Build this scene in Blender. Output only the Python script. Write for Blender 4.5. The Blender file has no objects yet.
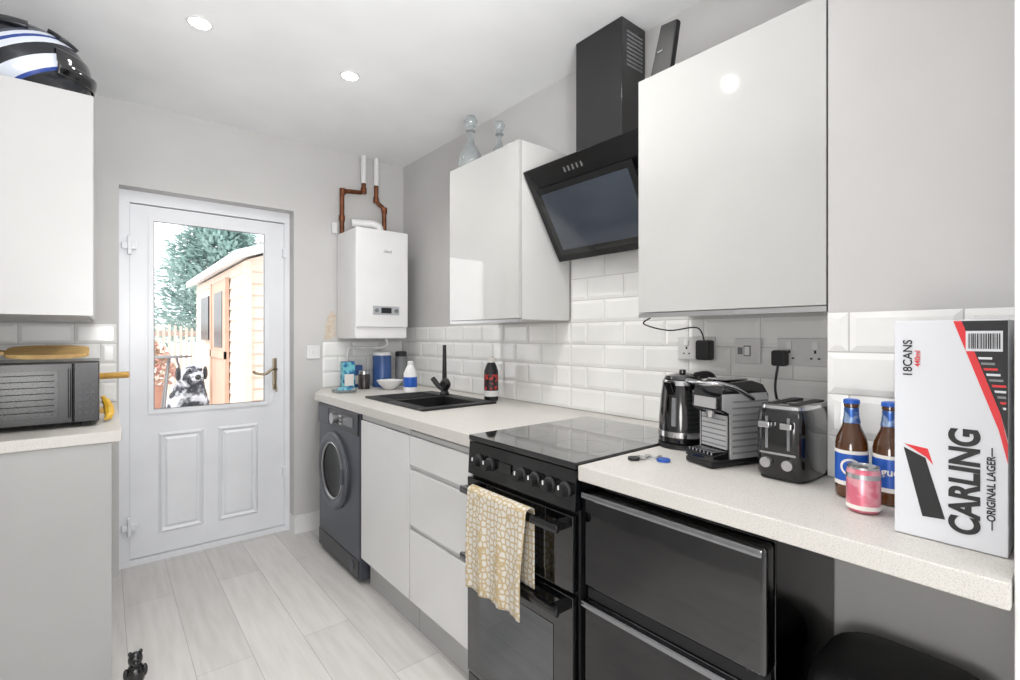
import bpy, bmesh, math, random
from mathutils import Vector, Matrix
random.seed(3)
S=bpy.context.scene; COL=S.collection
try:
    S.view_settings.view_transform='Standard'
    S.view_settings.exposure=.36
except Exception: pass
WL={}
def V(*a): return Vector(a)
def lin(c):
    r=[]
    for x in c:
        x/=255.0
        r.append(x/12.92 if x<=0.04045 else ((x+0.055)/1.055)**2.4)
    return (*r,1)
def mat(name,c,rough=.5,metal=0,coat=0,c2=None,scale=20,bump=0,bscale=None,trans=0,emis=0,stretch=(1,1,1),detail=4,contrast=(.3,.7),spec=None):
    m=bpy.data.materials.new(name); m.use_nodes=True
    nt=m.node_tree; b=nt.nodes['Principled BSDF']
    b.inputs['Roughness'].default_value=rough; b.inputs['Metallic'].default_value=metal
    b.inputs['Coat Weight'].default_value=coat; b.inputs['Coat Roughness'].default_value=.05
    b.inputs['Transmission Weight'].default_value=trans
    if spec is not None: b.inputs['Specular IOR Level'].default_value=spec
    tc=nt.nodes.new('ShaderNodeTexCoord'); mp=nt.nodes.new('ShaderNodeMapping')
    mp.inputs['Scale'].default_value=stretch
    nt.links.new(tc.outputs['Object'],mp.inputs[0])
    n=nt.nodes.new('ShaderNodeTexNoise'); n.inputs['Scale'].default_value=scale; n.inputs['Detail'].default_value=detail
    nt.links.new(mp.outputs[0],n.inputs['Vector'])
    r=nt.nodes.new('ShaderNodeValToRGB')
    a=lin(c); bb=lin(c2) if c2 else tuple([x*.94 for x in a[:3]]+[1])
    r.color_ramp.elements[0].position=contrast[0]; r.color_ramp.elements[1].position=contrast[1]
    r.color_ramp.elements[0].color=bb; r.color_ramp.elements[1].color=a
    nt.links.new(n.outputs[0],r.inputs[0]); nt.links.new(r.outputs[0],b.inputs['Base Color'])
    if bump:
        n2=nt.nodes.new('ShaderNodeTexNoise'); n2.inputs['Scale'].default_value=bscale or scale*4
        nt.links.new(mp.outputs[0],n2.inputs['Vector'])
        bu=nt.nodes.new('ShaderNodeBump'); bu.inputs['Strength'].default_value=bump; bu.inputs['Distance'].default_value=.005
        nt.links.new(n2.outputs[0],bu.inputs['Height']); nt.links.new(bu.outputs[0],b.inputs['Normal'])
    if emis:
        nt.links.new(r.outputs[0],b.inputs['Emission Color']); b.inputs['Emission Strength'].default_value=emis
    return m
def wl(p): return WL[p.name] if p else V(0,0,0)
def label(o,l,c,g=None):
    o['label']=l; o['category']=c
    if g: o['group']=g
def root(name,loc,l=None,c=None,g=None,structure=False):
    o=bpy.data.objects.new(name,None); o.empty_display_size=.05; COL.objects.link(o)
    o.location=loc; WL[o.name]=Vector(loc)
    if l: label(o,l,c,g)
    if structure: o['kind']='structure'
    return o
def finish(bm,name,m,parent=None,smooth=True,angle=32,l=None,c=None,g=None,structure=False,wn=False):
    bmesh.ops.recalc_face_normals(bm,faces=bm.faces)
    xs=[v.co for v in bm.verts]
    ctr=V(*[(min(v[i] for v in xs)+max(v[i] for v in xs))/2 for i in range(3)])
    bmesh.ops.translate(bm,verts=bm.verts,vec=-ctr)
    me=bpy.data.meshes.new(name); bm.to_mesh(me); bm.free()
    for mm in (m if isinstance(m,(list,tuple)) else [m]): me.materials.append(mm)
    if smooth:
        me.shade_smooth(); me.set_sharp_from_angle(angle=math.radians(angle))
    o=bpy.data.objects.new(name,me); COL.objects.link(o)
    if wn and smooth:
        w_=o.modifiers.new('wn','WEIGHTED_NORMAL'); w_.keep_sharp=True; w_.weight=100
    WL[o.name]=ctr
    if parent:
        o.parent=parent
    o.location=ctr-wl(parent)
    if l: label(o,l,c,g)
    if structure: o['kind']='structure'
    return o
def addbox(bm,lo,hi,bev=0,seg=2,mi=0):
    r=bmesh.ops.create_cube(bm,size=1)
    vs=r['verts']
    for v in vs:
        v.co=V(*[lo[i] if v.co[i]<0 else hi[i] for i in range(3)])
    fs=set(f for v in vs for f in v.link_faces)
    for f in fs: f.material_index=mi
    if bev:
        es=list(set(e for v in vs for e in v.link_edges))
        r=bmesh.ops.bevel(bm,geom=es,offset=bev,segments=seg,profile=.5,affect='EDGES')
        for f in r['faces']: f.material_index=mi
def box(name,lo,hi,m,parent=None,bev=0,seg=2,**k):
    bm=bmesh.new(); addbox(bm,lo,hi,bev,seg); return finish(bm,name,m,parent,wn=bev>0,**k)
def mbox(name,bs,m,parent=None,bev=0,**k):
    bm=bmesh.new()
    for b in bs: addbox(bm,b[0],b[1],bev,2,b[2] if len(b)>2 else 0)
    return finish(bm,name,m,parent,wn=bev>0,**k)
def addcyl(bm,p0,p1,r0,r1=None,seg=24,mi=0):
    p0=Vector(p0);p1=Vector(p1); r1=r0 if r1 is None else r1
    d=p1-p0; q=d.to_track_quat('Z','Y').to_matrix().to_4x4()
    M=Matrix.Translation((p0+p1)/2)@q
    r=bmesh.ops.create_cone(bm,cap_ends=True,cap_tris=False,segments=seg,radius1=r0,radius2=r1,depth=d.length,matrix=M)
    for f in set(f for v in r['verts'] for f in v.link_faces): f.material_index=mi
def cyl(name,p0,p1,r0,m,parent=None,r1=None,seg=24,**k):
    bm=bmesh.new(); addcyl(bm,p0,p1,r0,r1,seg); return finish(bm,name,m,parent,**k)
def addlathe(bm,prof,c,seg=32,axis='Z',mi=0):
    rings=[]
    for r,z in prof:
        ring=[]
        for i in range(seg):
            a=2*math.pi*i/seg
            p=(r*math.cos(a),r*math.sin(a),z)
            if axis=='X': p=(z,p[0],p[1])
            if axis=='Y': p=(p[0],z,p[1])
            ring.append(bm.verts.new(V(*p)+Vector(c)))
        rings.append(ring)
    for a,b in zip(rings,rings[1:]):
        for i in range(seg):
            f=bm.faces.new((a[i],a[(i+1)%seg],b[(i+1)%seg],b[i])); f.material_index=mi
    for rg in (rings[0],rings[-1]):
        f=bm.faces.new(rg); f.material_index=mi
def lathe(name,prof,c,m,parent=None,seg=32,axis='Z',**k):
    bm=bmesh.new(); addlathe(bm,prof,c,seg,axis); return finish(bm,name,m,parent,**k)
def ringlathe(name,prof,c,m,parent,seg=48,axis='X'):
    bm=bmesh.new(); rings=[]
    for r,z in prof:
        ring=[]
        for i in range(seg):
            a=2*math.pi*i/seg
            ring.append(bm.verts.new(V(z,r*math.cos(a),r*math.sin(a))+Vector(c)))
        rings.append(ring)
    for a,b in zip(rings,rings[1:]+rings[:1]):
        for i in range(seg): bm.faces.new((a[i],a[(i+1)%seg],b[(i+1)%seg],b[i]))
    return finish(bm,name,m,parent)
def smoothpts(pts,n=6):
    pts=[Vector(p) for p in pts]; out=[]
    P=[pts[0]]+pts+[pts[-1]]
    for i in range(1,len(P)-2):
        p0,p1,p2,p3=P[i-1:i+3]
        for j in range(n):
            t=j/n
            out.append(.5*((2*p1)+(-p0+p2)*t+(2*p0-5*p1+4*p2-p3)*t*t+(-p0+3*p1-3*p2+p3)*t**3))
    out.append(pts[-1]); return out
def addtube(bm,pts,r,seg=12,sm=True,mi=0,flat=None):
    pts=smoothpts(pts) if sm else [Vector(p) for p in pts]
    rings=[]; n=len(pts); up=None
    for i,p in enumerate(pts):
        d=(pts[min(i+1,n-1)]-pts[max(i-1,0)]).normalized()
        if up is None:
            up=V(0,0,1) if abs(d.z)<.9 else V(0,1,0)
        s=d.cross(up)
        if s.length<1e-4: s=d.cross(V(1,0,0))
        s.normalize(); up=s.cross(d).normalized()
        rr=r[min(int(i*len(r)/n),len(r)-1)] if isinstance(r,(list,tuple)) else r
        ring=[]
        for k in range(seg):
            a=2*math.pi*k/seg
            ring.append(bm.verts.new(p+s*math.cos(a)*rr+up*math.sin(a)*rr*(flat or 1)))
        rings.append(ring)
    for a,b in zip(rings,rings[1:]):
        for k in range(seg):
            f=bm.faces.new((a[k],a[(k+1)%seg],b[(k+1)%seg],b[k])); f.material_index=mi
    bm.faces.new(rings[0]); bm.faces.new(rings[-1])
def tube(name,pts,r,m,parent=None,seg=12,sm=True,flat=None,**k):
    bm=bmesh.new(); addtube(bm,pts,r,seg,sm,0,flat); return finish(bm,name,m,parent,**k)
def addprism(bm,pts,vec,mi=0,bev=0):
    a=[bm.verts.new(Vector(p)) for p in pts]; b=[bm.verts.new(Vector(p)+Vector(vec)) for p in pts]
    fs=[bm.faces.new(a),bm.faces.new(b)]
    n=len(a)
    for i in range(n): fs.append(bm.faces.new((a[i],a[(i+1)%n],b[(i+1)%n],b[i])))
    for f in fs: f.material_index=mi
    if bev:
        es=list(set(e for f in fs for e in f.edges))
        bmesh.ops.bevel(bm,geom=es,offset=bev,segments=2,profile=.5,affect='EDGES')
def prism(name,pts,vec,m,parent=None,bev=0,**k):
    bm=bmesh.new(); addprism(bm,pts,vec,0,bev); return finish(bm,name,m,parent,wn=bev>0,**k)
def text(name,body,size,org,xd,yd,m,parent,ext=.0004,bold=0,sx=1,bend=0):
    cu=bpy.data.curves.new('t','FONT'); cu.body=body; cu.size=size; cu.extrude=ext; cu.offset=bold
    cu.align_x='CENTER'; cu.align_y='CENTER'
    t=bpy.data.objects.new('t',cu); COL.objects.link(t)
    bpy.context.view_layer.update()
    me=bpy.data.meshes.new_from_object(t.evaluated_get(bpy.context.evaluated_depsgraph_get()))
    bpy.data.objects.remove(t)
    if bend:
        for v in me.vertices:
            a=v.co.x/bend; r=bend+v.co.z
            v.co.x=r*math.sin(a); v.co.z=r*math.cos(a)-bend
    xd=Vector(xd).normalized(); yd=Vector(yd).normalized(); zd=xd.cross(yd)
    M=Matrix((xd*sx,yd,zd)).transposed().to_4x4()
    me.transform(M); me.materials.clear(); me.materials.append(m)
    o=bpy.data.objects.new(name,me); COL.objects.link(o); WL[o.name]=Vector(org)
    o.parent=parent; o.location=Vector(org)-wl(parent); return o

# ---------------- materials
M_wall=mat('wall_paint',(202,201,200),.85,bump=.05,scale=3,bscale=250)
M_ceil=mat('ceiling_paint',(243,244,246),.9,bump=.03,scale=3,bscale=200)
M_white=mat('white_satin',(228,228,228),.4,scale=5)
M_upvc=mat('white_plastic',(232,234,238),.3,scale=5)
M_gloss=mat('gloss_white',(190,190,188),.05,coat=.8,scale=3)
M_gloss2=mat('gloss_white_base',(222,222,221),.05,coat=.8,scale=3)
M_lcab=mat('pale_laminate',(190,190,189),.3,scale=3)
M_carc=mat('carcass_white',(212,212,210),.5,scale=3)
M_endp=mat('end_panel',(176,176,175),.45,scale=3)
M_tile=mat('tile_glaze',(238,238,236),.1,scale=6)
M_grout=mat('grout',(200,199,196),.9,scale=80,bump=.1)
M_top=mat('worktop_laminate',(208,205,200),.4,c2=(188,184,178),scale=420,detail=2,contrast=(.36,.50))
M_blk=mat('black_enamel',(13,14,16),.10,coat=.5,scale=4)
M_blkm=mat('black_matt',(20,20,22),.5,scale=30)
M_glassb=mat('black_glass',(9,10,12),.05,coat=1,scale=3)
M_port=mat('porthole_glass',(8,9,11),.25,scale=3,spec=.15)
M_hob=mat('hob_black_glass',(24,24,26),.03,metal=.0,coat=1,scale=3)
M_hoodb=mat('hood_black_glass',(14,15,17),.2,scale=3)
M_hoodg=mat('hood_inner_glass',(62,70,82),.10,c2=(44,51,62),scale=2,coat=1)
M_graph=mat('graphite',(78,81,90),.35,metal=.3,scale=5)
M_dgraph=mat('graphite_dark',(40,42,47),.3,metal=.1,scale=5)
M_frz=mat('freezer_black',(96,96,97),.05,metal=1,scale=1.5,c2=(60,60,62),bump=.4,bscale=3)  # broad tone noise painted in for missing streaky reflections
M_frz2=mat('freezer_trim',(160,162,166),.12,metal=1,scale=1.5)
M_chrome=mat('chrome',(205,205,208),.12,metal=1,scale=4)
M_steel=mat('brushed_steel',(190,190,191),.3,metal=.9,scale=60,stretch=(1,1,20))
M_plate=mat('socket_plate',(214,214,213),.35,scale=40)
M_brass=mat('aged_metal',(150,138,118),.3,metal=1,scale=10)
M_copper=mat('copper',(148,94,68),.4,metal=.9,c2=(98,64,48),scale=30)
M_sink=mat('sink_composite',(28,28,30),.5,scale=200)
M_wood=mat('pale_wood',(222,180,96),.5,c2=(190,142,66),scale=12,stretch=(1,8,8))
M_shed=mat('shed_cladding',(232,214,200),.8,c2=(220,198,182),scale=6,stretch=(1,1,6))  # bright outdoor haze is lightened into the cladding colour
M_shedd=mat('shed_door_wood',(198,170,152),.8,c2=(182,152,134),scale=6,stretch=(6,6,1))  # door wood paled too, outdoor haze mixed into its colour
M_fence=mat('fence_wood',(214,200,190),.9,c2=(196,180,170),scale=6)
M_roof=mat('roof_felt',(235,237,239),.9,scale=20)
M_leaf=mat('conifer_leaf',(180,204,200),.9,c2=(150,176,172),scale=5)  # sky glow and haze are lightened into the leaf colour
M_patio=mat('patio_stone',(222,217,212),.9,c2=(204,200,195),scale=4,bump=.1)
M_rubber=mat('black_rubber',(14,14,15),.6,scale=20)
M_red=mat('red_print',(214,40,46),.5,scale=5)
M_card=mat('white_card',(214,216,221),.55,scale=5)
M_ink=mat('black_ink',(22,22,24),.55,scale=5)
M_brown=mat('brown_glass',(92,52,18),.08,coat=.6,scale=4,c2=(60,32,12))
M_blue=mat('blue_label',(34,90,184),.35,metal=.1,scale=10)
M_foil=mat('silver_blue_foil',(150,172,204),.3,metal=.7,c2=(60,96,165),scale=60,contrast=(.45,.55))
M_cream=mat('cream_print',(235,232,226),.5,scale=5)
M_alu=mat('aluminium',(200,202,205),.25,metal=1,scale=20)
M_pink=mat('pink_can_print',(216,112,132),.3,metal=.3,c2=(226,160,170),scale=35,contrast=(.42,.55))
M_grey=mat('grey_plastic',(120,122,125),.4,scale=5)
M_groove=mat('groove_white',(194,194,193),.4,scale=5)
M_seal=mat('dark_gap',(24,24,26),.7,scale=5)
M_teal=mat('teal_print',(30,104,160),.4,c2=(120,196,206),scale=30,contrast=(.45,.55))
M_bluep=mat('blue_plastic',(52,84,140),.25,scale=5)
M_yellow=mat('yellow',(222,182,60),.4,scale=10,c2=(200,150,40))
M_bread=mat('board_wood',(218,186,124),.55,c2=(184,142,82),scale=14,stretch=(1,6,1))
M_clear=mat('clear_glass',(205,212,214),.06,trans=.75,scale=4)
M_skirt=M_white
M_lamp=mat('lamp_lens',(255,251,244),.3,emis=60)
M_redfl=mat('pink_flowers',(232,150,158),.8,c2=(180,196,160),scale=30)
M_patch=mat('worn_plaster',(196,176,152),.95,c2=(212,205,196),scale=40)
# window glass
M_glass=bpy.data.materials.new('pane_glass'); M_glass.use_nodes=True
nt=M_glass.node_tree; nt.nodes.clear()
o_=nt.nodes.new('ShaderNodeOutputMaterial'); mx=nt.nodes.new('ShaderNodeMixShader'); tr=nt.nodes.new('ShaderNodeBsdfTransparent'); gl=nt.nodes.new('ShaderNodeBsdfGlossy'); gl.inputs['Roughness'].default_value=.02
fr=nt.nodes.new('ShaderNodeFresnel'); fr.inputs[0].default_value=1.2
nt.links.new(fr.outputs[0],mx.inputs[0]); nt.links.new(tr.outputs[0],mx.inputs[1]); nt.links.new(gl.outputs[0],mx.inputs[2]); nt.links.new(mx.outputs[0],o_.inputs[0])
# floor planks
M_floor=bpy.data.materials.new('plank_floor'); M_floor.use_nodes=True
nt=M_floor.node_tree; b=nt.nodes['Principled BSDF']; b.inputs['Roughness'].default_value=.4
tc=nt.nodes.new('ShaderNodeTexCoord'); mp=nt.nodes.new('ShaderNodeMapping'); mp.inputs['Rotation'].default_value=(0,0,math.pi/2)
br=nt.nodes.new('ShaderNodeTexBrick'); br.offset=.37; br.inputs['Scale'].default_value=1
br.inputs['Brick Width'].default_value=1.2; br.inputs['Row Height'].default_value=.19; br.inputs['Mortar Size'].default_value=.0011
br.inputs['Color1'].default_value=lin((216,214,211)); br.inputs['Color2'].default_value=lin((204,202,199)); br.inputs['Mortar'].default_value=lin((164,161,158))
nt.links.new(tc.outputs['Object'],mp.inputs[0]); nt.links.new(mp.outputs[0],br.inputs['Vector'])
mp2=nt.nodes.new('ShaderNodeMapping'); mp2.inputs['Scale'].default_value=(12,1.2,1); nt.links.new(tc.outputs['Object'],mp2.inputs[0])
nn=nt.nodes.new('ShaderNodeTexNoise'); nn.inputs['Scale'].default_value=3; nn.inputs['Detail'].default_value=6; nt.links.new(mp2.outputs[0],nn.inputs['Vector'])
rr=nt.nodes.new('ShaderNodeValToRGB'); rr.color_ramp.elements[0].position=.3; rr.color_ramp.elements[0].color=(.88,.875,.87,1); rr.color_ramp.elements[1].position=.65; rr.color_ramp.elements[1].color=(1,1,1,1)
nt.links.new(nn.outputs[0],rr.inputs[0])
mm=nt.nodes.new('ShaderNodeMix'); mm.data_type='RGBA'; mm.blend_type='MULTIPLY'; mm.inputs[0].default_value=1
nt.links.new(br.outputs['Color'],mm.inputs[6]); nt.links.new(rr.outputs[0],mm.inputs[7]); nt.links.new(mm.outputs[2],b.inputs['Base Color'])
# towel
M_towel=bpy.data.materials.new('towel_cloth'); M_towel.use_nodes=True
nt=M_towel.node_tree; b=nt.nodes['Principled BSDF']; b.inputs['Roughness'].default_value=.95
tc=nt.nodes.new('ShaderNodeTexCoord'); vo=nt.nodes.new('ShaderNodeTexVoronoi'); vo.feature='DISTANCE_TO_EDGE'; vo.inputs['Scale'].default_value=54; vo.inputs['Randomness'].default_value=.6
nt.links.new(tc.outputs['Object'],vo.inputs['Vector']); rr=nt.nodes.new('ShaderNodeValToRGB')
rr.color_ramp.elements[0].position=.05; rr.color_ramp.elements[0].color=lin((182,162,124)); rr.color_ramp.elements[1].position=.20; rr.color_ramp.elements[1].color=lin((208,205,198))
nt.links.new(vo.outputs['Distance'],rr.inputs[0]); nt.links.new(rr.outputs[0],b.inputs['Base Color'])

# ---------------- room shell
XR=1.685; YB=3.27; XL=-.62; ZC=2.48
box('floor',(XL-.1,-2.5,-.1),(2.0,3.46,0),M_floor,structure=True,smooth=False)
box('ceiling',(XL-.1,-2.5,ZC),(2.0,3.46,ZC+.1),M_ceil,structure=True,smooth=False)
box('wall_right',(XR,.05,0),(XR+.2,3.6,ZC),M_wall,structure=True,smooth=False)
box('wall_left',(XL-.1,-2.5,0),(XL,3.6,ZC),M_wall,structure=True,smooth=False)
mbox('wall_back',[((XL,YB,0),(.058,3.46,ZC)),((.924,YB,0),(XR,3.46,ZC)),((.058,YB,2.04),(.924,3.46,ZC))],M_wall,structure=True,smooth=False)
box('wall_nib',(1.355,.075,0),(XR,.43,ZC),M_wall,structure=True,smooth=False)
box('wall_near',(.99,-.06,0),(1.9,.075,ZC),M_wall,structure=True,smooth=False)
box('wall_hall',(1.9,-2.5,0),(2.0,.05,ZC),M_wall,structure=True,smooth=False)
mbox('trim_1',[((.975,-.07,0),(.99,.082,ZC))],M_white,structure=True,bev=.003)
mbox('baseboard_back',[((.924,YB-.016,0),(1.09,YB,.11)),((.9235,YB-.0161,0),(.9239,3.355,.11))],M_skirt,structure=True)
prism('trim_2',[(1.118,YB-.0002,1.225),(1.165,YB-.0002,1.23),(1.19,YB-.0002,1.26),(1.18,YB-.0002,1.33),(1.195,YB-.0002,1.38),(1.16,YB-.0002,1.42),(1.135,YB-.0002,1.37),(1.12,YB-.0002,1.31)],(0,-.0012,0),M_patch,structure=True,smooth=False)
# tiles
def tiles(name,org,ud,nrm,w,h,lab,tw=.2,th=.1,off0=0):
    ud=Vector(ud);nrm=Vector(nrm);org=Vector(org);g=.0015
    bm=bmesh.new()
    pts=[org,org+ud*w,org+ud*w+V(0,0,h),org+V(0,0,h)]
    addprism(bm,[p+nrm*.001 for p in pts],nrm*.004,1)
    row=0;z=0
    while z<h-.01:
        z1=min(z+th,h); u=-(tw/2 if (row+off0)%2 else 0)
        while u<w-.002:
            a=max(u,0)+g;bq=min(u+tw,w)-g
            if bq-a>.012:
                q0=[(a,z+g),(bq,z+g),(bq,z1-g),(a,z1-g)]
                i=min(.014,(bq-a)*.4,(z1-z)*.4)
                q1=[(a+i,z+g+i),(bq-i,z+g+i),(bq-i,z1-g-i),(a+i,z1-g-i)]
                r=[]
                for q,d in ((q0,.004),(q0,.006),(q1,.0095)):
                    r.append([bm.verts.new(org+ud*x+V(0,0,y)+nrm*d) for x,y in q])
                for A,B in zip(r,r[1:]):
                    for k in range(4): bm.faces.new((A[k],A[(k+1)%4],B[(k+1)%4],B[k]))
                bm.faces.new(r[-1])
            u+=tw
        z=z1;row+=1
    return finish(bm,name,[M_tile,M_grout],smooth=False,l=lab,c='wall tiles')
ZT=.912
tiles('tile_splashback',(XR,.431,ZT),(0,1,0),(-1,0,0),.56,.41,'glossy white wall tiles behind kettle and toaster')
tiles('tile_splashback',(XR,.99,ZT),(0,1,0),(-1,0,0),.60,.80,'glossy white wall tiles behind cooker and hood')
tiles('tile_splashback',(XR,1.59,ZT),(0,1,0),(-1,0,0),1.675,.41,'glossy white wall tiles behind the sink')
tiles('tile_splashback',(1.355,.085,ZT),(0,1,0),(-1,0,0),.345,.395,'glossy white wall tiles behind beer bottles')
tiles('tile_splashback',(1.10,YB,ZT),(1,0,0),(0,-1,0),.572,.31,'glossy white wall tiles below the boiler')
tiles('tile_splashback',(XL+.005,YB,ZT),(1,0,0),(0,-1,0),.665,.40,'glossy white wall tiles above the microwave worktop')

# ---------------- back door
D=root('door_1',(.5,3.4,0),structure=True)
x0,x1,yt,yb=.0585,.9235,3.36,3.44
mbox('door_frame',[((x0,yt,.031),(x0+.047,yb,1.9745)),((x1-.031,yt,.031),(x1,yb,1.9745)),((x0,yt,1.975),(x1,yb,2.0395)),((x0,yt,.0005),(x1,yb,.0305))],M_upvc,D)
lx0,lx1=.107,.892; gx0,gx1,gz0,gz1=.205,.782,.835,1.895
mbox('door_leaf',[((lx0,3.375,.035),(gx0,3.425,1.97)),((gx1,3.375,.035),(lx1,3.425,1.97)),((gx0,3.375,gz1),(gx1,3.425,1.97)),((gx0,3.375,.035),(gx1,3.425,gz0))],M_upvc,D)
mbox('weather_seal',[((lx0-.0015,3.385,.032),(lx0-.0001,3.42,1.974)),((lx1+.0001,3.385,.032),(lx1+.0004,3.42,1.974)),((lx0,3.385,1.9702),(lx1,3.42,1.9745))],M_grey,D)
mbox('glazing_bead',[((gx0-.018,3.366,gz0-.018),(gx0+.006,3.3745,gz1+.018)),((gx1-.006,3.366,gz0-.018),(gx1+.018,3.3745,gz1+.018)),((gx0+.006,3.366,gz1-.006),(gx1-.006,3.3745,gz1+.018)),((gx0+.006,3.366,gz0-.018),(gx1-.006,3.3745,gz0+.006))],M_upvc,D)
mbox('glazing_gasket',[((gx0+.0061,3.368,gz0+.006),(gx0+.010,3.374,gz1-.006)),((gx1-.010,3.368,gz0+.006),(gx1-.0061,3.374,gz1-.006)),((gx0+.010,3.368,gz1-.010),(gx1-.010,3.374,gz1-.0061)),((gx0+.010,3.368,gz0+.0061),(gx1-.010,3.374,gz0+.010))],M_grey,D)
box('glass_pane',(gx0,3.39,gz0),(gx1,3.405,gz1),M_glass,D)
for a,b_ in ((.232,.452),(.522,.742)):
    bm=bmesh.new()
    for (i,d,d2) in ((0,.0,.010),(.028,.0,.008)):
        z0,z1=.145,.71
        A=[(a+i,z0+i),(b_-i,z0+i),(b_-i,z1-i),(a+i,z1-i)]
        w=.014
        B=[(a+i+w,z0+i+w),(b_-i-w,z0+i+w),(b_-i-w,z1-i-w),(a+i+w,z1-i-w)]
        w2=w*2
        C=[(a+i+w2,z0+i+w2),(b_-i-w2,z0+i+w2),(b_-i-w2,z1-i-w2),(a+i+w2,z1-i-w2)]
        if i: C=[(p[0],p[1]) for p in B]
        r=[[bm.verts.new((x,3.375-dd,z)) for x,z in Q] for Q,dd in ((A,-.001),(B,d2),(C,-.001 if not i else d2))]
        for P,Q in zip(r,r[1:]):
            for k in range(4):
                try: bm.faces.new((P[k],P[(k+1)%4],Q[(k+1)%4],Q[k]))
                except Exception: pass
        bm.faces.new(r[-1])
    finish(bm,'moulded_panel',M_upvc,D,smooth=False)
box('handle_plate',(.824,3.364,.91),(.848,3.3745,1.11),M_brass,D,bev=.004)
tube('door_handle',[(.836,3.366,1.04),(.836,3.325,1.04),(.81,3.314,1.045),(.77,3.314,1.015),(.72,3.318,1.02),(.70,3.32,1.035)],.008,M_brass,D)
tube('door_key',[(.836,3.365,.945),(.836,3.335,.945),(.836,3.325,.90)],.005,M_brass,D)
for z in (.2,1.72): mbox('hinge',[((.070,3.338,z),(.135,3.3745,z+.035)),((.095,3.33,z-.03),(.113,3.365,z+.07))],M_upvc,D,bev=.004)
for z in (1.75,.35): mbox('hinge',[((.880,3.345,z),(.905,3.3745,z+.06))],M_upvc,D,bev=.004)

# ---------------- right worktops
def prismz(name,pts,z0,z1,m,parent=None,bev=.004,**k):
    return prism(name,[(x,y,z0) for x,y in pts],(0,0,z1-z0),m,parent,bev=bev,**k)
bm=bmesh.new()
SX0,SX1,SY0,SY1=1.10,1.52,1.95,2.58
addprism(bm,[(.965,2.36,.87),(.965,3.0,.87),(1.095,YB-.001,.87),(XR-.001,YB-.001,.87),(XR-.001,SY1-.02,.87),(SX0+.02,SY1-.02,.87),(SX0+.02,2.36,.87)],(0,0,.04),0,0)
addbox(bm,(.965,1.388,.87),(SX0+.02,2.36,.91))
addbox(bm,(SX0+.02,1.388,.87),(XR-.001,SY0+.02,.91))
addbox(bm,(SX1-.02,SY0+.02,.87),(XR-.001,SY1-.02,.91))
addbox(bm,(1.565,.886,.87),(XR-.001,1.388,.91))
finish(bm,'worktop',M_top,smooth=False,l='pale speckled laminate worktop with inset black sink',c='worktop')
prismz('worktop',[(.96,.084),(.96,.885),(XR-.001,.885),(XR-.001,.431),(1.354,.431),(1.354,.084)],.87,.91,M_top,l='pale speckled laminate worktop holding kettle, toaster and beer',c='worktop')
# sink
K=root('sink',(1.31,2.26,.91),'black composite sink with drainer set into worktop','sink')
bm=bmesh.new()
def rim(bm,x0,x1,y0,y1,ix0,ix1,iy0,iy1,z0,z1):
    addbox(bm,(x0,y0,z0),(x1,iy0,z1),.002);addbox(bm,(x0,iy1,z0),(x1,y1,z1),.002);addbox(bm,(x0,iy0,z0),(ix0,iy1,z1),.002);addbox(bm,(ix1,iy0,z0),(x1,iy1,z1),.002)
rim(bm,SX0,SX1,SY0,SY1,SX0+.05,SX1-.08,SY0+.05,SY0+.36,.911,.921)
finish(bm,'sink_rim',M_sink,K)
mbox('sink_bowl',[((SX0+.04,SY0+.04,.75),(SX0+.05,SY0+.37,.915)),((SX1-.08,SY0+.04,.75),(SX1-.07,SY0+.37,.915)),((SX0+.04,SY0+.04,.75),(SX1-.07,SY0+.05,.915)),((SX0+.04,SY0+.36,.75),(SX1-.07,SY0+.37,.915)),((SX0+.04,SY0+.04,.74),(SX1-.07,SY0+.37,.75))],M_sink,K)
mbox('drainer_ribs',[((SX0+.06,SY0+.40+i*.03,.921),(SX1-.09,SY0+.41+i*.03,.926)) for i in range(7)],M_sink,K,bev=.002)
T=root('kitchen_tap',(1.47,2.36,.921),'matt black mixer tap standing behind the sink','tap')
lathe('tap_body',[(.027,.9215),(.027,.93),(.02,.94),(.018,1.0),(.012,1.01)],(1.47,2.36,0),M_blkm,T)
tube('tap_spout',[(1.47,2.36,.95),(1.46,2.31,.98),(1.41,2.25,1.01),(1.36,2.2,1.0)],.016,M_blkm,T)
tube('tap_lever',[(1.47,2.36,.95),(1.47,2.42,.965),(1.46,2.47,1.005)],.015,M_blkm,T)
cyl('tap_column',(1.47,2.36,1.0),(1.47,2.36,1.20),.013,M_blkm,T,r1=.010)

# ---------------- base units right
def basecab(name,y0,y1,lab):
    C=root(name,(1.3,(y0+y1)/2,0),lab,'kitchen cabinet')
    t=.016
    mbox('cabinet_body',[((1.0,y0+.001,.15),(1.6,y0+t,.868)),((1.0,y1-t,.15),(1.6,y1-.001,.868)),((1.0,y0+.001,.15),(1.6,y1-.001,.166)),((1.59,y0+.001,.15),(1.6,y1-.001,.868)),((1.0,y0+.001,.83),(1.02,y1-.001,.868))],M_carc,C)
    box('plinth',(1.03,y0+.001,.0),(1.046,y1-.001,.148),M_endp,C)
    return C
C=basecab('base_cabinet',1.852,2.352,'gloss white handleless base cabinet under the sink')
box('cabinet_door',(.98,1.854,.15),(.999,2.348,.835),M_gloss2,C,bev=.003)
box('handle_groove',(.988,1.854,.838),(.9995,2.348,.866),M_groove,C)
C=basecab('base_cabinet',1.39,1.850,'gloss white handleless three-drawer base cabinet beside the cooker')
for i,(z0,z1) in enumerate(((.15,.445),(.465,.695),(.715,.835))):
    dr=box('drawer',(.98,1.394,z0),(.999,1.848,z1),M_gloss2,C,bev=.003)
    box('handle_groove',(.990,1.394,z1+.002),(.9995,1.848,z1+.019),M_groove,dr)

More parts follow.
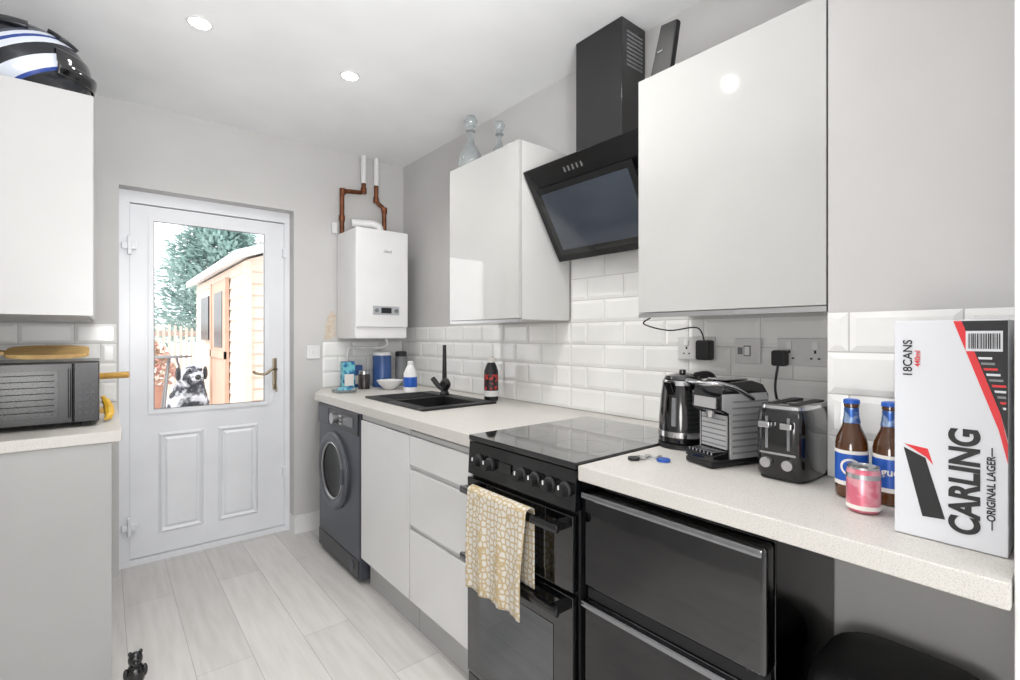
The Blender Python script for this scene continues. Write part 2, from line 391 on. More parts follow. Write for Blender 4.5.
# washing machine
W=root('washing_machine',(1.28,2.67,0),'dark graphite front-loading washing machine under the worktop','washing machine')
wy0,wy1=2.375,2.98; fx=.985
box('washer_body',(fx,wy0,.02),(1.55,wy1,.865),M_graph,W,bev=.012)
box('control_panel',(fx-.008,wy0+.01,.745),(fx+.005,wy1-.01,.858),M_dgraph,W,bev=.004)
box('detergent_drawer',(fx-.012,wy1-.19,.76),(fx-.004,wy1-.02,.845),M_graph,W,bev=.004)
cyl('program_dial',(fx-.032,2.69,.802),(fx-.004,2.69,.802),.030,M_steel,W)
box('display',(fx-.0105,2.44,.78),(fx-.006,2.58,.83),M_glassb,W)
mbox('option_buttons',[((fx-.011,2.60,.775+i*.02),(fx-.0075,2.63,.785+i*.02)) for i in range(3)],M_steel,W)
dc=(fx,2.72,.51)
M_ringw=mat('washer_door_ring',(92,95,102),.35,metal=.4,scale=5)
ringlathe('door_ring',[(.150,-.0005),(.210,-.0005),(.210,-.012),(.203,-.022),(.190,-.026),(.165,-.022),(.152,-.012)],dc,M_ringw,W)
ringlathe('chrome_ring',[(.148,-.012),(.156,-.020),(.153,-.023),(.146,-.016)],dc,M_steel,W)
lathe('door_glass',[(.0005,-.004),(.05,-.0045),(.10,-.007),(.135,-.011),(.151,-.012),(.151,-.0005),(.0005,-.0005)],dc,M_port,W,axis='X',seg=48)
box('door_catch',(fx-.034,2.535,.47),(fx-.022,2.56,.55),M_graph,W,bev=.004)
box('kick_strip',(fx-.004,wy0+.01,.03),(fx+.004,wy1-.01,.12),M_dgraph,W,bev=.002)
cyl('filter_cap',(fx-.008,2.47,.075),(fx-.003,2.47,.075),.028,M_graph,W)

# cooker
C=root('cooker',(1.25,1.137,0),'black freestanding double-oven electric cooker with glass hob','cooker')
cy0,cy1=.890,1.384
box('cooker_body',(.975,cy0,.02),(1.555,cy1,.895),M_blkm,C,bev=.004)
box('hob_glass',(.958,cy0+.001,.897),(1.56,cy1-.001,.915),M_hob,C,bev=.003)
M_ring=mat('hob_ring',(38,38,40),.06,coat=1,scale=10)
for x,y,r in ((1.12,1.02,.09),(1.12,1.26,.07),(1.40,1.02,.07),(1.40,1.26,.09)):
    bm=bmesh.new()
    ra=[];n=48
    for rr_ in (r-.0015,r):
        ra.append([bm.verts.new((x+rr_*math.cos(2*math.pi*i/n),y+rr_*math.sin(2*math.pi*i/n),.9152)) for i in range(n)])
    for i in range(n): bm.faces.new((ra[0][i],ra[0][(i+1)%n],ra[1][(i+1)%n],ra[1][i]))
    finish(bm,'hob_ring',M_ring,C)
prism('control_panel',[(.955,cy0,.785),(.962,cy0,.893),(.985,cy0,.893),(.985,cy0,.785)],(0,cy1-cy0,0),M_blk,C,bev=.002)
for i,y in enumerate((.925,.985,1.045,1.105,1.26,1.32)):
    kx=.955
    k=lathe('control_knob',[(.021,0),(.021,-.006),(.017,-.010),(.0155,-.028),(.0005,-.029)],(kx+.003,y,.838),M_blkm,C,axis='X',seg=24)
    box('knob_mark',(kx-.0285,y-.002,.842),(kx-.0262,y+.002,.853),M_white,k)
box('clock_display',(.9545,1.155,.825),(.957,1.215,.855),M_glassb,C)
M_ovw=mat('oven_window_glass',(122,124,127),.04,metal=1,scale=3,c2=(98,100,104))
def ovendoor(z0,z1,wz0,wz1,hz):
    d=box('oven_door',(.950,cy0+.003,z0),(.974,cy1-.003,z1),M_glassb,C,bev=.004)
    box('oven_window',(.9485,cy0+.075,wz0),(.9515,cy1-.075,wz1),M_ovw,d)
    bm=bmesh.new(); addbox(bm,(.905,cy0+.02,hz-.012),(.921,cy1-.02,hz+.012),.006)
    addbox(bm,(.915,cy0+.03,hz-.012),(.952,cy0+.055,hz+.012),.003); addbox(bm,(.915,cy1-.055,hz-.012),(.952,cy1-.03,hz+.012),.003)
    finish(bm,'oven_handle',M_blk,d)
ovendoor(.57,.775,.60,.71,.745)
ovendoor(.12,.56,.17,.46,.525)
box('storage_drawer',(.955,cy0+.003,.03),(.974,cy1-.003,.113),M_blk,C,bev=.003)
# towel
bm=bmesh.new(); ny,nz=70,50; ty0,ty1=1.02,1.30
grid=[]
for j in range(nz+1):
    row=[]
    for i in range(ny+1):
        u=i/ny; y=ty0+(ty1-ty0)*u
        t=j/nz
        backlen=.22; barz=.745+.016
        front=.300+.004*u
        tot=backlen+.045+front
        s=t*tot
        if s<backlen: x=.929; z=barz-backlen+s
        elif s<backlen+.045:
            a=(s-backlen)/.045*math.pi; x=.913+.0165*math.cos(a); z=barz+.010*math.sin(a)
        else:
            s2=s-backlen-.045; x=.8965-min(s2,.1)*.02; z=barz-s2
            f=min(s2/.18,1); x-= f*(.006*math.sin(u*19+.6)+.003*math.sin(u*37+s2*4))+.006*f
            y+= f*(.003*math.sin(s2*7+u*2)+.003*math.sin(u*19)) + f*(u-.5)*-.012
        row.append(bm.verts.new((x,y,z)))
    grid.append(row)
for j in range(nz):
    for i in range(ny): bm.faces.new((grid[j][i],grid[j][i+1],grid[j+1][i+1],grid[j+1][i]))
o=finish(bm,'tea_towel',M_towel,angle=80,l='cream and beige patterned tea towel hanging on oven handle',c='towel')
sm=o.modifiers.new('s','SOLIDIFY'); sm.thickness=.003; sm.offset=0

# freezer
F=root('undercounter_freezer',(1.15,.655,0),'glossy black undercounter freezer with two doors beneath worktop','freezer')
fy0,fy1=.414,.880
box('freezer_body',(1.02,fy0,.02),(1.345,fy1,.845),M_frz,F,bev=.004)
def fdoor(z0,z1):
    d=box('freezer_door',(.975,fy0,z0),(1.016,fy1,z1),M_frz,F,bev=.010,seg=3)
    box('door_handle_lip',(.962,fy0+.002,z1-.020),(.982,fy1-.002,z1-.002),M_frz2,d,bev=.005)
fdoor(.590,.845); fdoor(.04,.562)
box('door_seal',(.985,fy0+.01,.56),(1.02,fy1-.01,.592),M_seal,F)
# bin
B=root('pedal_bin',(1.18,.26,0),'black plastic bin with domed lid under the worktop','bin')
def rbox(bm,cx,cy,hx,hy,levels,n=40,p=4):
    rings=[]
    for z,s in levels:
        ring=[]
        for i in range(n):
            a=2*math.pi*i/n; c,s_=math.cos(a),math.sin(a)
            r=(abs(c)**p+abs(s_)**p)**(-1/p)
            ring.append(bm.verts.new((cx+hx*s*r*c,cy+hy*s*r*s_,z)))
        rings.append(ring)
    for a,b in zip(rings,rings[1:]):
        for i in range(n): bm.faces.new((a[i],a[(i+1)%n],b[(i+1)%n],b[i]))
    bm.faces.new(rings[0]); bm.faces.new(rings[-1])
bm=bmesh.new(); rbox(bm,1.18,.25,.13,.135,[(0.001,.85),(.03,.88),(.54,1)])
finish(bm,'bin_body',M_blkm,B)
bm=bmesh.new(); rbox(bm,1.18,.25,.135,.14,[(.54,1),(.565,1),(.59,.95),(.603,.82),(.612,.5),(.614,.1)])
finish(bm,'bin_lid',M_rubber,B,angle=60)

# ---------------- wall cabinets
def wallcab(name,y0,y1,z0,z1,lab,xf=1.36):
    C=root(name,((xf+XR)/2,(y0+y1)/2,z0),lab,'kitchen cabinet')
    box('cabinet_body',(xf+.02,y0+.001,z0),(XR-.012,y1-.001,z1),M_carc,C,bev=.001)
    box('cabinet_door',(xf,y0+.001,z0+.004),(xf+.018,y1-.001,z1-.002),M_gloss,C,bev=.002)
    box('door_edge_strip',(xf+.002,y0+.001,z0-.012),(xf+.02,y1-.001,z0+.002),M_steel,C)
    return C
wallcab('wall_cabinet',.435,.985,1.322,2.09,'gloss white wall cabinet above kettle and toaster')
wallcab('wall_cabinet',1.592,2.135,1.322,2.09,'gloss white wall cabinet between hood and boiler')
# left cabinet
C=root('wall_cabinet',(-.3,2.7,1.32),'pale grey-white wall cabinet above the microwave with helmet on top','kitchen cabinet')
box('end_panel',(XL+.002,2.232,1.32),(-.030,2.248,2.08),M_lcab,C,bev=.001)
box('cabinet_body',(XL+.002,2.249,1.32),(-.05,3.245,2.08),M_lcab,C,bev=.001)
for y0,y1 in ((2.249,2.745),(2.748,3.245)): box('cabinet_door',(-.049,y0,1.324),(-.03,y1,2.078),M_gloss,C,bev=.003)
# left base
C=root('base_cabinet',(-.3,2.75,0),'light grey base cabinet with plain end panel','kitchen cabinet')
box('end_panel',(XL+.002,2.275,.001),(.02,2.295,.868),M_endp,C,bev=.001)
box('cabinet_body',(XL+.002,2.297,.14),(.0,3.255,.868),M_carc,C)
for y0,y1 in ((2.298,2.77),(2.773,3.25)): box('cabinet_door',(.001,y0,.15),(.02,y1,.835),M_gloss,C,bev=.003)
box('plinth',(-.06,2.297,.001),(-.045,3.25,.138),M_endp,C)
box('worktop',(XL+.002,2.262,.87),(.048,YB-.012,.91),M_top,bev=.004,l='short pale speckled worktop carrying the microwave',c='worktop')

# ---------------- hood
H=root('cooker_hood',(1.55,1.287,1.58),'black angled glass cooker hood with chimney between wall cabinets','cooker hood')
hy0,hy1=.992,1.582
t0=V(1.375,0,1.945); t1=V(1.595,0,1.585)
dn=(t1-t0).normalized(); nn_=V(dn.z,0,-dn.x)
if nn_.x>0: nn_=-nn_
def hp(s,y,d): 
    p=t0+dn*s+nn_*d; return (p.x,y,p.z)
L=(t1-t0).length
prism('hood_casing',[(1.41,hy0+.02,1.925),(1.60,hy0+.02,1.615),(1.672,hy0+.02,1.615),(1.672,hy0+.02,1.80),(1.53,hy0+.02,1.925)],(0,hy1-hy0-.04,0),M_blkm,H,bev=.003)
prism('hood_glass',[hp(0,hy0,0),hp(L,hy0,0),hp(L,hy0,-.016),hp(0,hy0,-.016)],(0,hy1-hy0,0),M_hoodb,H,bev=.002)
prism('intake_panel',[hp(.085,hy0+.05,.022),hp(L-.035,hy0+.05,.022),hp(L-.035,hy0+.05,.006),hp(.085,hy0+.05,.006)],(0,hy1-hy0-.10,0),M_blk,H,bev=.003)
prism('intake_glass',[hp(.110,hy0+.075,.0235),hp(L-.06,hy0+.075,.0235),hp(L-.06,hy0+.075,.020),hp(.110,hy0+.075,.020)],(0,hy1-hy0-.15,0),M_hoodg,H,bev=.001)
for i in range(5):
    y=1.287-.02+i*.022
    prism('hood_button',[hp(.035,y,.003),hp(.055,y,.003),hp(.055,y,.0),hp(.035,y,.0)],(0,.006,0),M_alu,H)
bm=bmesh.new(); addbox(bm,(1.53,1.182,1.90),(1.68,1.42,2.478),.002)
ch=finish(bm,'chimney',M_blk,H,wn=True)
for j in range(9): box('vent_slot',(1.56,1.1805,2.30+j*.016),(1.66,1.1825,2.308+j*.016),M_grey,ch)

# ---------------- boiler & pipes
B=root('boiler',(1.37,3.1,1.23),'white wall-mounted gas boiler with copper pipes above','boiler')
box('boiler_case',(1.192,2.945,1.232),(1.545,YB-.012,1.925),M_white,B,bev=.012)
box('boiler_front',(1.192,2.93,1.305),(1.545,2.95,1.925),M_white,B,bev=.008)
box('control_panel',(1.30,2.927,1.385),(1.48,2.932,1.44),mat('pale_grey_panel',(176,179,183),.4),B,bev=.001)
box('control_display',(1.355,2.925,1.395),(1.425,2.9275,1.43),M_dgraph,B,bev=.0005)
cyl('control_knob',(1.322,2.93,1.412),(1.322,2.916,1.412),.012,M_grey,B)
cyl('control_knob',(1.458,2.93,1.412),(1.458,2.916,1.412),.012,M_grey,B)
text('lettering','ideal',.03,(1.40,2.929,1.79),(1,0,0),(0,0,1),M_grey,B)
P=root('pipework',(1.3,3.22,1.93),'copper and white pipes running from boiler to ceiling','pipes')
py=3.225
tube('white_pipe',[(1.365,py,2.478),(1.365,py,2.29)],.019,M_white,P,sm=False)
tube('white_pipe',[(1.455,py,2.478),(1.455,py,2.29)],.019,M_white,P,sm=False)
tube('copper_pipe',[(1.365,py,2.31),(1.365,py,2.25),(1.345,py,2.225),(1.24,py,2.215),(1.215,py,2.19),(1.215,py,1.928)],.015,M_copper,P,sm=False)
tube('copper_pipe',[(1.455,py,2.31),(1.455,py,2.19),(1.475,py,2.165),(1.50,py,2.15),(1.515,py,2.12),(1.515,py,1.928)],.015,M_copper,P,sm=False)
for p in ((1.365,py,2.24),(1.22,py,2.21),(1.455,py,2.19),(1.515,py,2.13),(1.215,py,2.03)):
    cyl('pipe_joint',(p[0],p[1],p[2]-.018),(p[0],p[1],p[2]+.018),.020,M_copper,P)
F2=root('gas_flue',(1.38,3.05,1.925),'white plastic flue elbow on top of the boiler','flue')
tube('flue_pipe',[(1.40,3.06,1.927),(1.40,3.06,1.965),(1.36,3.08,1.985),(1.24,3.12,1.985)],.026,M_white,F2)
box('wall_sensor',(1.155,YB-.03,1.93),(1.19,YB-.001,2.0),M_white,bev=.004,l='small white sensor box on wall beside boiler',c='sensor')
tube('condensate_pipe',[(1.47,3.1,1.231),(1.47,3.1,1.18),(1.35,3.2,1.17),(1.26,3.22,1.16),(1.26,3.235,1.02)],.009,M_white,l='thin white pipe hanging below the boiler',c='pipe')

# ---------------- downlights
for i,(x,y) in enumerate(((.288,2.26),(.893,2.27),(.41,1.15),(.95,1.15))):
    R=root('downlight',(x,y,ZC),'round recessed white ceiling downlight, switched on','light','ceiling downlights')
    lathe('lamp_bezel',[(.034,ZC-.001),(.046,ZC-.001),(.046,ZC-.004),(.038,ZC-.007),(.034,ZC-.004)],(x,y,0),M_white,R)
    cyl('lamp_lens',(x,y,ZC-.0095),(x,y,ZC-.001),.027,M_lamp,R,r1=.028)
    ld=bpy.data.lights.new('spot','SPOT'); ld.energy=14; ld.spot_size=2.7; ld.spot_blend=.9; ld.shadow_soft_size=.012; ld.color=(1,.98,.95)
    lo=bpy.data.objects.new('downlight_beam',ld); COL.objects.link(lo); lo.parent=R; lo.location=(0,0,-.03)

# ---------------- sockets
def socket(name,Y,Z,w,n,lab,black=False):
    R=root(name,(XR-.011,Y,Z),lab,'socket')
    X=XR-.0105
    box('face_plate',(X-.009,Y-w/2,Z-.043),(X,Y+w/2,Z+.043),M_plate,R,bev=.003)
    for i in range(n):
        yy=Y-w/2+w*(i+.5)/n
        box('rocker_switch',(X-.014,yy-.008,Z+.010 if name=='wall_socket' else Z-.014),(X-.008,yy+.008,Z+.032 if name=='wall_socket' else Z+.014),M_white,R,bev=.001)
        if name=='wall_socket':
            mbox('socket_holes',[((X-.0095,yy-.003,Z-.004),(X-.0088,yy+.003,Z+.006)),((X-.0095,yy-.014,Z-.022),(X-.0088,yy-.007,Z-.017)),((X-.0095,yy+.007,Z-.022),(X-.0088,yy+.014,Z-.017))],M_ink,R)
        else:
            box('switch_surround',(X-.0096,yy-.012,Z-.018),(X-.0089,yy+.012,Z+.018),M_grey,R)
            box('fuse_cover',(X-.0105,yy+.016,Z-.012),(X-.0089,yy+.032,Z+.012),M_grey,R)
    return R
socket('wall_socket',.955,1.205,.146,2,'pale grey double wall socket on tiles with black adaptor plugged in')
socket('fused_switch',.768,1.20,.086,1,'pale grey fused switch plate on tiles behind the kettle')
socket('wall_socket',.60,1.20,.146,2,'pale grey double wall socket on tiles behind the toaster')
X=XR-.02
R=root('power_adaptor',(X,.905,1.2),'black power adaptor plugged into socket with cable running up','plug')
box('adaptor_body',(X-.05,.88,1.165),(X-.001,.93,1.235),M_blkm,R,bev=.008)
tube('adaptor_cable',[(X-.03,.905,1.235),(X-.035,.93,1.28),(X-.1,1.0,1.27),(X-.25,1.0,1.29),(1.40,.965,1.31)],.0025,M_blkm,R,seg=8)
R=root('toaster_plug',(X,.66,1.17),'black plug in the double socket with hanging cable','plug')
box('plug_body',(X-.035,.635,1.155),(X-.001,.68,1.205),M_blkm,R,bev=.008)
tube('plug_cable',[(X-.03,.658,1.16),(X-.045,.66,1.08),(X-.04,.64,1.0),(X-.06,.60,.93)],.004,M_blkm,R,seg=8)
R=root('wall_switch',(1.04,YB,1.146),'white single switch on the wall beside the tiles','switch')
box('face_plate',(1.0,YB-.010,1.103),(1.084,YB-.001,1.189),M_white,R,bev=.003)
box('rocker_switch',(1.034,YB-.014,1.135),(1.05,YB-.009,1.158),M_white,R,bev=.001)

# ---------------- kettle
kx,ky=1.38,.835
R=root('kettle',(kx,ky,.911),'glossy black jug kettle with chrome trim beside hob','kettle')
cyl('kettle_base',(kx,ky,.912),(kx,ky,.925),.072,M_blkm,R)
lathe('kettle_body',[(.060,.926),(.071,.93),(.070,1.0),(.064,1.07),(.058,1.115),(.054,1.118)],(kx,ky,0),M_blk,R,seg=40)
lathe('chrome_band',[(.0705,.945),(.0725,.946),(.0722,.962),(.0702,.963)],(kx,ky,0),M_chrome,R,seg=40)
lathe('chrome_band',[(.0595,1.10),(.0615,1.101),(.0600,1.115),(.0580,1.116)],(kx,ky,0),M_chrome,R,seg=40)
lathe('kettle_lid',[(.055,1.118),(.05,1.128),(.025,1.134),(.010,1.136),(.010,1.146),(.0005,1.148)],(kx,ky,0),M_blk,R,seg=40)
prism('spout',[(kx-.05,ky-.012,1.115),(kx-.088,ky-.012,1.112),(kx-.055,ky-.012,1.06)],(0,.024,0),M_blk,R,bev=.003)
tube('kettle_handle',[(kx+.04,ky-.02,1.125),(kx+.085,ky-.045,1.125),(kx+.105,ky-.055,1.07),(kx+.09,ky-.045,.99),(kx+.06,ky-.03,.965)],.012,M_blkm,R)
prism('water_window',[(kx-.0725,ky-.02,.98),(kx-.0690,ky-.02,1.065),(kx-.060,ky-.02,1.065),(kx-.060,ky-.02,.98)],(0,.014,0),M_grey,R,bev=.001)

# ---------------- coffee machine (low boxy capsule machine)
cx,cyy=1.30,.652
R=root('coffee_machine',(cx,cyy,.911),'low black and silver capsule coffee machine with lever handle','coffee machine')
hw=.050; q=.86
prof=[(-.115,.928),(-.115,.945),(-.050,.947),(-.050,1.045),(-.085,1.055),(-.09,1.09),(-.075,1.115),(-.03,1.130),(.04,1.133),(.085,1.122),(.108,1.095),(.112,1.05),(.112,.928)]
prism('machine_body',[(cx+a*q,cyy-hw,z) for a,z in prof],(0,2*hw,0),M_blk,R,bev=.003)
box('machine_base',(cx-.118*q,cyy-hw+.002,.912),(cx+.112*q,cyy+hw-.002,.928),M_blkm,R,bev=.005)
M_silv=mat('silver_panel',(196,196,197),.3,metal=.5,scale=10)
for s in (-1,1):
    ys=cyy+s*hw
    y_a,y_b=(ys-.004,ys+.0) if s<0 else (ys,ys+.004)
    sp=prism('side_panel',[(cx+a*q,y_a,z) for a,z in ((-.052,.932),(-.052,1.05),(-.082,1.06),(-.082,1.10),(.095,1.10),(.106,1.07),(.106,.932))],(0,y_b-y_a,0),M_silv,R,bev=.001)
    yo=y_a-.0012 if s<0 else y_b
    mbox('panel_ribs',[((cx-.045*q,yo,.945+i*.0165),(cx+.098*q,yo+.0012,.950+i*.0165)) for i in range(9)],M_grey,sp)
mbox('drip_grate',[((cx-.112*q,cyy-.043+i*.013,.945),(cx-.052*q,cyy-.038+i*.013,.952)) for i in range(7)],M_chrome,R,bev=.001)
box('front_panel',(cx-.056*q-.001,cyy-.044,.955),(cx-.0505*q,cyy+.044,1.043),M_silv,R,bev=.001)
mbox('front_ribs',[((cx-.051,cyy-.042,.962+i*.0135),(cx-.0492,cyy+.042,.965+i*.0135)) for i in range(6)],M_grey,R)
box('head_front',(cx-.0935*q,cyy-.038,1.062),(cx-.0885*q,cyy+.038,1.090),M_silv,R,bev=.001)
cyl('spout',(cx-.070*q,cyy,1.058),(cx-.070*q,cyy,1.035),.013,M_chrome,R,r1=.009)
tube('lever_handle',[(cx+.03,cyy-.056,1.085),(cx-.03,cyy-.058,1.115),(cx-.08,cyy-.054,1.128),(cx-.102,cyy-.033,1.128),(cx-.102,cyy+.033,1.128),(cx-.08,cyy+.054,1.128),(cx-.03,cyy+.058,1.115),(cx+.03,cyy+.056,1.085)],.006,M_chrome,R)
mbox('lid_trim',[((cx-.04,cyy-.03,1.133),(cx+.04,cyy+.03,1.137))],M_chrome,R,bev=.001)
R.rotation_euler=(0,0,math.radians(-18))

# ---------------- toaster
tx,ty=1.325,.490
R=root('toaster',(tx,ty,.911),'glossy black toaster with chrome top beside coffee machine','toaster')
bm=bmesh.new(); rbox(bm,tx,ty,.110,.060,[(.918,.96),(.93,1),(1.045,1),(1.065,.985),(1.078,.93)],p=5); finish(bm,'toaster_body',M_blk,R,angle=50)
bm=bmesh.new(); rbox(bm,tx,ty,.102,.054,[(1.078,.99),(1.085,.98),(1.087,.94)],p=5); finish(bm,'toaster_top',M_chrome,R)
for d in (-.024,.024): box('toast_slot',(tx-.080,ty+d-.011,1.0865),(tx+.080,ty+d+.011,1.0885),M_ink,R)
bm=bmesh.new(); rbox(bm,tx,ty,.105,.056,[(.911,.97),(.92,.97)],p=5); finish(bm,'toaster_foot',M_blkm,R)
for d in (-.024,.024):
    box('lever_slot',(tx-.1122,ty+d-.003,.985),(tx-.109,ty+d+.003,1.06),M_grey,R)
    box('toaster_lever',(tx-.130,ty+d-.013,1.035),(tx-.111,ty+d+.013,1.050),M_chrome,R,bev=.003)
    cyl('browning_dial',(tx-.109,ty+d,.952),(tx-.121,ty+d,.952),.012,M_steel,R)
box('chrome_band',(tx-.112,ty-.04,.972),(tx-.1095,ty+.04,.977),M_chrome,R)

# ---------------- bottles, can, box
def bottle(x,y,s=.89,rot=0):
    R=root('beer_bottle',(x,y,.911),'brown glass beer bottle with blue label and blue cap','bottle','beer bottles on the worktop')
    z=.911
    pr=[(.026,0),(.030,.003),(.0305,.01),(.0305,.125),(.028,.14),(.018,.165),(.0135,.185),(.0130,.212),(.0145,.213),(.0145,.220),(.0130,.221)]
    pr=[(r*1.08,h) for r,h in pr]
    lathe('bottle_glass',[(r*s,z+h*s) for r,h in pr],(x,y,0),M_brown,R)
    lathe('bottle_cap',[(.0145*s,z+.2205*s),(.0172*s,z+.2205*s),(.0165*s,z+.229*s),(.012*s,z+.231*s)],(x,y,0),M_blue,R)
    for a,b_,m_ in ((.030,.040,M_cream),(.040,.104,M_blue),(.104,.112,M_cream)):
        lathe('paper_label',[(.0328*s,z+a*s),(.0338*s,z+a*s),(.0338*s,z+b_*s),(.0328*s,z+b_*s)],(x,y,0),m_,R)
    lathe('neck_foil',[(.0186*s,z+.175*s),(.0160*s,z+.188*s),(.0150*s,z+.2105*s),(.0142*s,z+.2105*s)],(x,y,0),M_foil,R)
    d=V(-x,-y,0).normalized()
    xd=V(0,0,1).cross(d)
    Rr=.0341*s
    def patch(nm,cu,cz,ru,rz,m_,off):
        bm=bmesh.new()
        def P(u,zz):
            a=u/Rr; return V(x,y,zz)+d*((Rr+off)*math.cos(a))+xd*((Rr+off)*math.sin(a))
        rings=[]
        for k in range(1,6):
            rings.append([bm.verts.new(P(cu+ru*k/5*math.cos(t*math.pi/12),cz+rz*k/5*math.sin(t*math.pi/12))) for t in range(24)])
        c0=bm.verts.new(P(cu,cz))
        for t in range(24): bm.faces.new((c0,rings[0][t],rings[0][(t+1)%24]))
        for A,B in zip(rings,rings[1:]):
            for t in range(24): bm.faces.new((A[t],A[(t+1)%24],B[(t+1)%24],B[t]))
        finish(bm,nm,m_,R,angle=80)
    if not rot:
        patch('label_oval',-.002,z+.074*s,.019,.020*s,M_cream,.0004)
        patch('label_emblem',-.002,z+.074*s,.014,.015*s,M_blue,.0009)
        patch('label_emblem',-.002,z+.074*s,.006,.007*s,M_cream,.0014)
    else:
        text('lettering','gue',.021,tuple(V(x,y,z+.076*s)+d*(Rr+.0012)),xd,(0,0,1),M_cream,R,bold=.0004,bend=Rr,ext=.0008)
    return R
bottle(1.225,.345,rot=0)
bottle(1.232,.280,rot=1)
CX,CY=1.138,.301
R=root('drinks_can',(CX,CY,.911),'pink and silver drinks can in front of beer bottles','can')
lathe('can_body',[(.024,.912),(.028,.918),(.028,.985),(.0255,.994)],(CX,CY,0),M_pink,R)
lathe('can_rim',[(.0252,.994),(.026,.994),(.026,.998),(.024,.998),(.0235,.995),(.0005,.995)],(CX,CY,0),M_alu,R)
lathe('can_band',[(.0278,.976),(.0284,.976),(.0284,.985),(.0278,.985)],(CX,CY,0),M_alu,R)
lathe('can_band',[(.0278,.918),(.0284,.918),(.0284,.926),(.0278,.926)],(CX,CY,0),M_cream,R)
prism('can_tab',[(CX-.008,CY-.006,.9955),(CX+.008,CY-.006,.9955),(CX+.008,CY+.006,.9955),(CX-.008,CY+.006,.9955)],(0,0,.001),M_alu,R)
# beer box
R=root('beer_box',(1.19,.165,.911),'white cardboard lager multipack box with red and black print','box')
by0,by1,bx,bz=.095,.235,1.06,1.276
box('carton',(bx,by0,.911),(1.34,by1,bz),M_card,R,bev=.002)
def flat(name,pts,m,d=.0006,k=1):
    return prism(name,[(bx-.0001,y,z) for y,z in pts],(-d,0,0),m,R,smooth=False)
tz=bz-.002
flat('black_print',[(.149,tz),(.0955,tz),(.0955,1.09),(.1035,1.13)],M_ink,.0005)
flat('red_stripe',[(.158,tz),(.148,tz),(.1035,1.13),(.0955,1.085),(.0955,1.055),(.1055,1.105)],M_red,.0008)
flat('barcode_panel',[(.143,1.258),(.101,1.258),(.101,1.226),(.143,1.226)],M_card,.0011)
bm=bmesh.new(); y=.140
while y>.105:
    w=random.choice((.0006,.001,.0015)); addbox(bm,(bx-.0017,y-w,1.230),(bx-.0010,y,1.254)); y-=w+random.choice((.0007,.0012))
finish(bm,'barcode',M_ink,R,smooth=False)
for k in range(11):
    zc=1.217-k*.0085; lim=.1035+(zc-1.13)*.36-.006
    if lim>.101: flat('small_print',[(lim,zc),(max(lim-.016,.0975),zc),(max(lim-.016,.0975),zc-.0035),(lim-.001,zc-.0035)],(M_card,M_grey,M_red)[k%3],.0009)
text('lettering','CARLING',.050,(bx-.0008,.143,1.018),(0,0,1),(0,1,0),M_ink,R,bold=.0018,sx=.80)
text('lettering','—ORIGINAL LAGER—',.0135,(bx-.0008,.1135,1.013),(0,0,1),(0,1,0),M_ink,R,bold=.0003,sx=.95)
text('lettering','18CANS',.0175,(bx-.0008,.216,1.212),(0,0,1),(0,1,0),M_ink,R,bold=.0002)
text('lettering','440ml',.011,(bx-.0008,.203,1.212),(0,0,1),(0,1,0),M_red,R,bold=.0001)
flat('logo_print',[(.222,1.060),(.193,1.046),(.168,.950),(.197,.948)],M_ink,.0006)
flat('logo_print',[(.221,1.066),(.190,1.062),(.183,1.036),(.192,1.048)],M_red,.0009)
# keys
R=root('key_bunch',(1.16,.80,.911),'small bunch of keys with blue tag on worktop','keys')
for a in (0,.8,1.7,2.6):
    c,s=math.cos(a),math.sin(a)
    bm=bmesh.new(); addcyl(bm,(1.16+.02*c,.80+.02*s,.911+.002),(1.16+.02*c,.80+.02*s,.915),.010); addbox(bm,(1.155+.04*c,.795+.04*s,.912),(1.17+.04*c,.803+.04*s,.9145))
    finish(bm,'key',M_steel,R)
cyl('key_tag',(1.17,.765,.911),(1.17,.765,.917),.018,M_blue,R); cyl('key_fob',(1.12,.825,.911),(1.12,.825,.918),.016,M_blkm,R)
tube('key_ring',[(1.16+.014*math.cos(a),.79+.014*math.sin(a),.918) for a in [i*math.pi/6 for i in range(13)]],.0012,M_chrome,R,seg=6)

# ---------------- items near sink / boiler
def canister(name,x,y,r,h,m,lab,cat,cap=None,caph=.02,z=.911,prof=None):
    R=root(name,(x,y,z),lab,cat)
    lathe('container_body',[(rr*r,z+hh*h) for rr,hh in (prof or [(.9,0),(1,.02),(1,.95),(.92,1)])],(x,y,0),m,R,seg=28)
    if cap:
        top=(prof or [(.92,1)])[-1][0]*r
        lathe('container_cap',[(top*1.02,z+h),(top*1.04,z+h),(top*1.04,z+h+caph),(top*.8,z+h+caph*1.15)],(x,y,0),cap,R,seg=28)
    return R
def pack(x0,x1,y0,y1,h,m,lab):
    R=root('printed_pack',((x0+x1)/2,(y0+y1)/2,.911),lab,'packet')
    box('carton',(x0,y0,.911),(x1,y1,.911+h),m,R,bev=.003); box('carton_label',(x0+.01,y0-.001,.93),(x1-.01,y0,.911+h*.55),M_cream,R)
    box('carton_flap',(x0+.003,y0+.003,.911+h),(x1-.003,y1-.003,.916+h),M_bluep,R,bev=.001)
pack(1.175,1.255,3.10,3.15,.17,M_teal,'blue and teal printed packet below boiler')
pack(1.265,1.335,3.17,3.22,.14,M_bluep,'dark blue printed packet leaning near tiles')
canister('storage_jar',1.285,3.03,.036,.095,mat('dark_jar',(52,46,44),.2,scale=10),'dark glass storage jar with metal lid','jar',M_alu)
canister('blue_container',1.44,3.10,.062,.21,M_bluep,'tall dark blue container with white lid under boiler','container',M_white,.02)
canister('flask',1.57,3.08,.04,.20,M_grey,'grey cylindrical flask under the boiler','flask',M_blkm,.03)
R=root('mixing_bowl',(1.40,2.90,.911),'white ceramic bowl on the worktop','bowl')
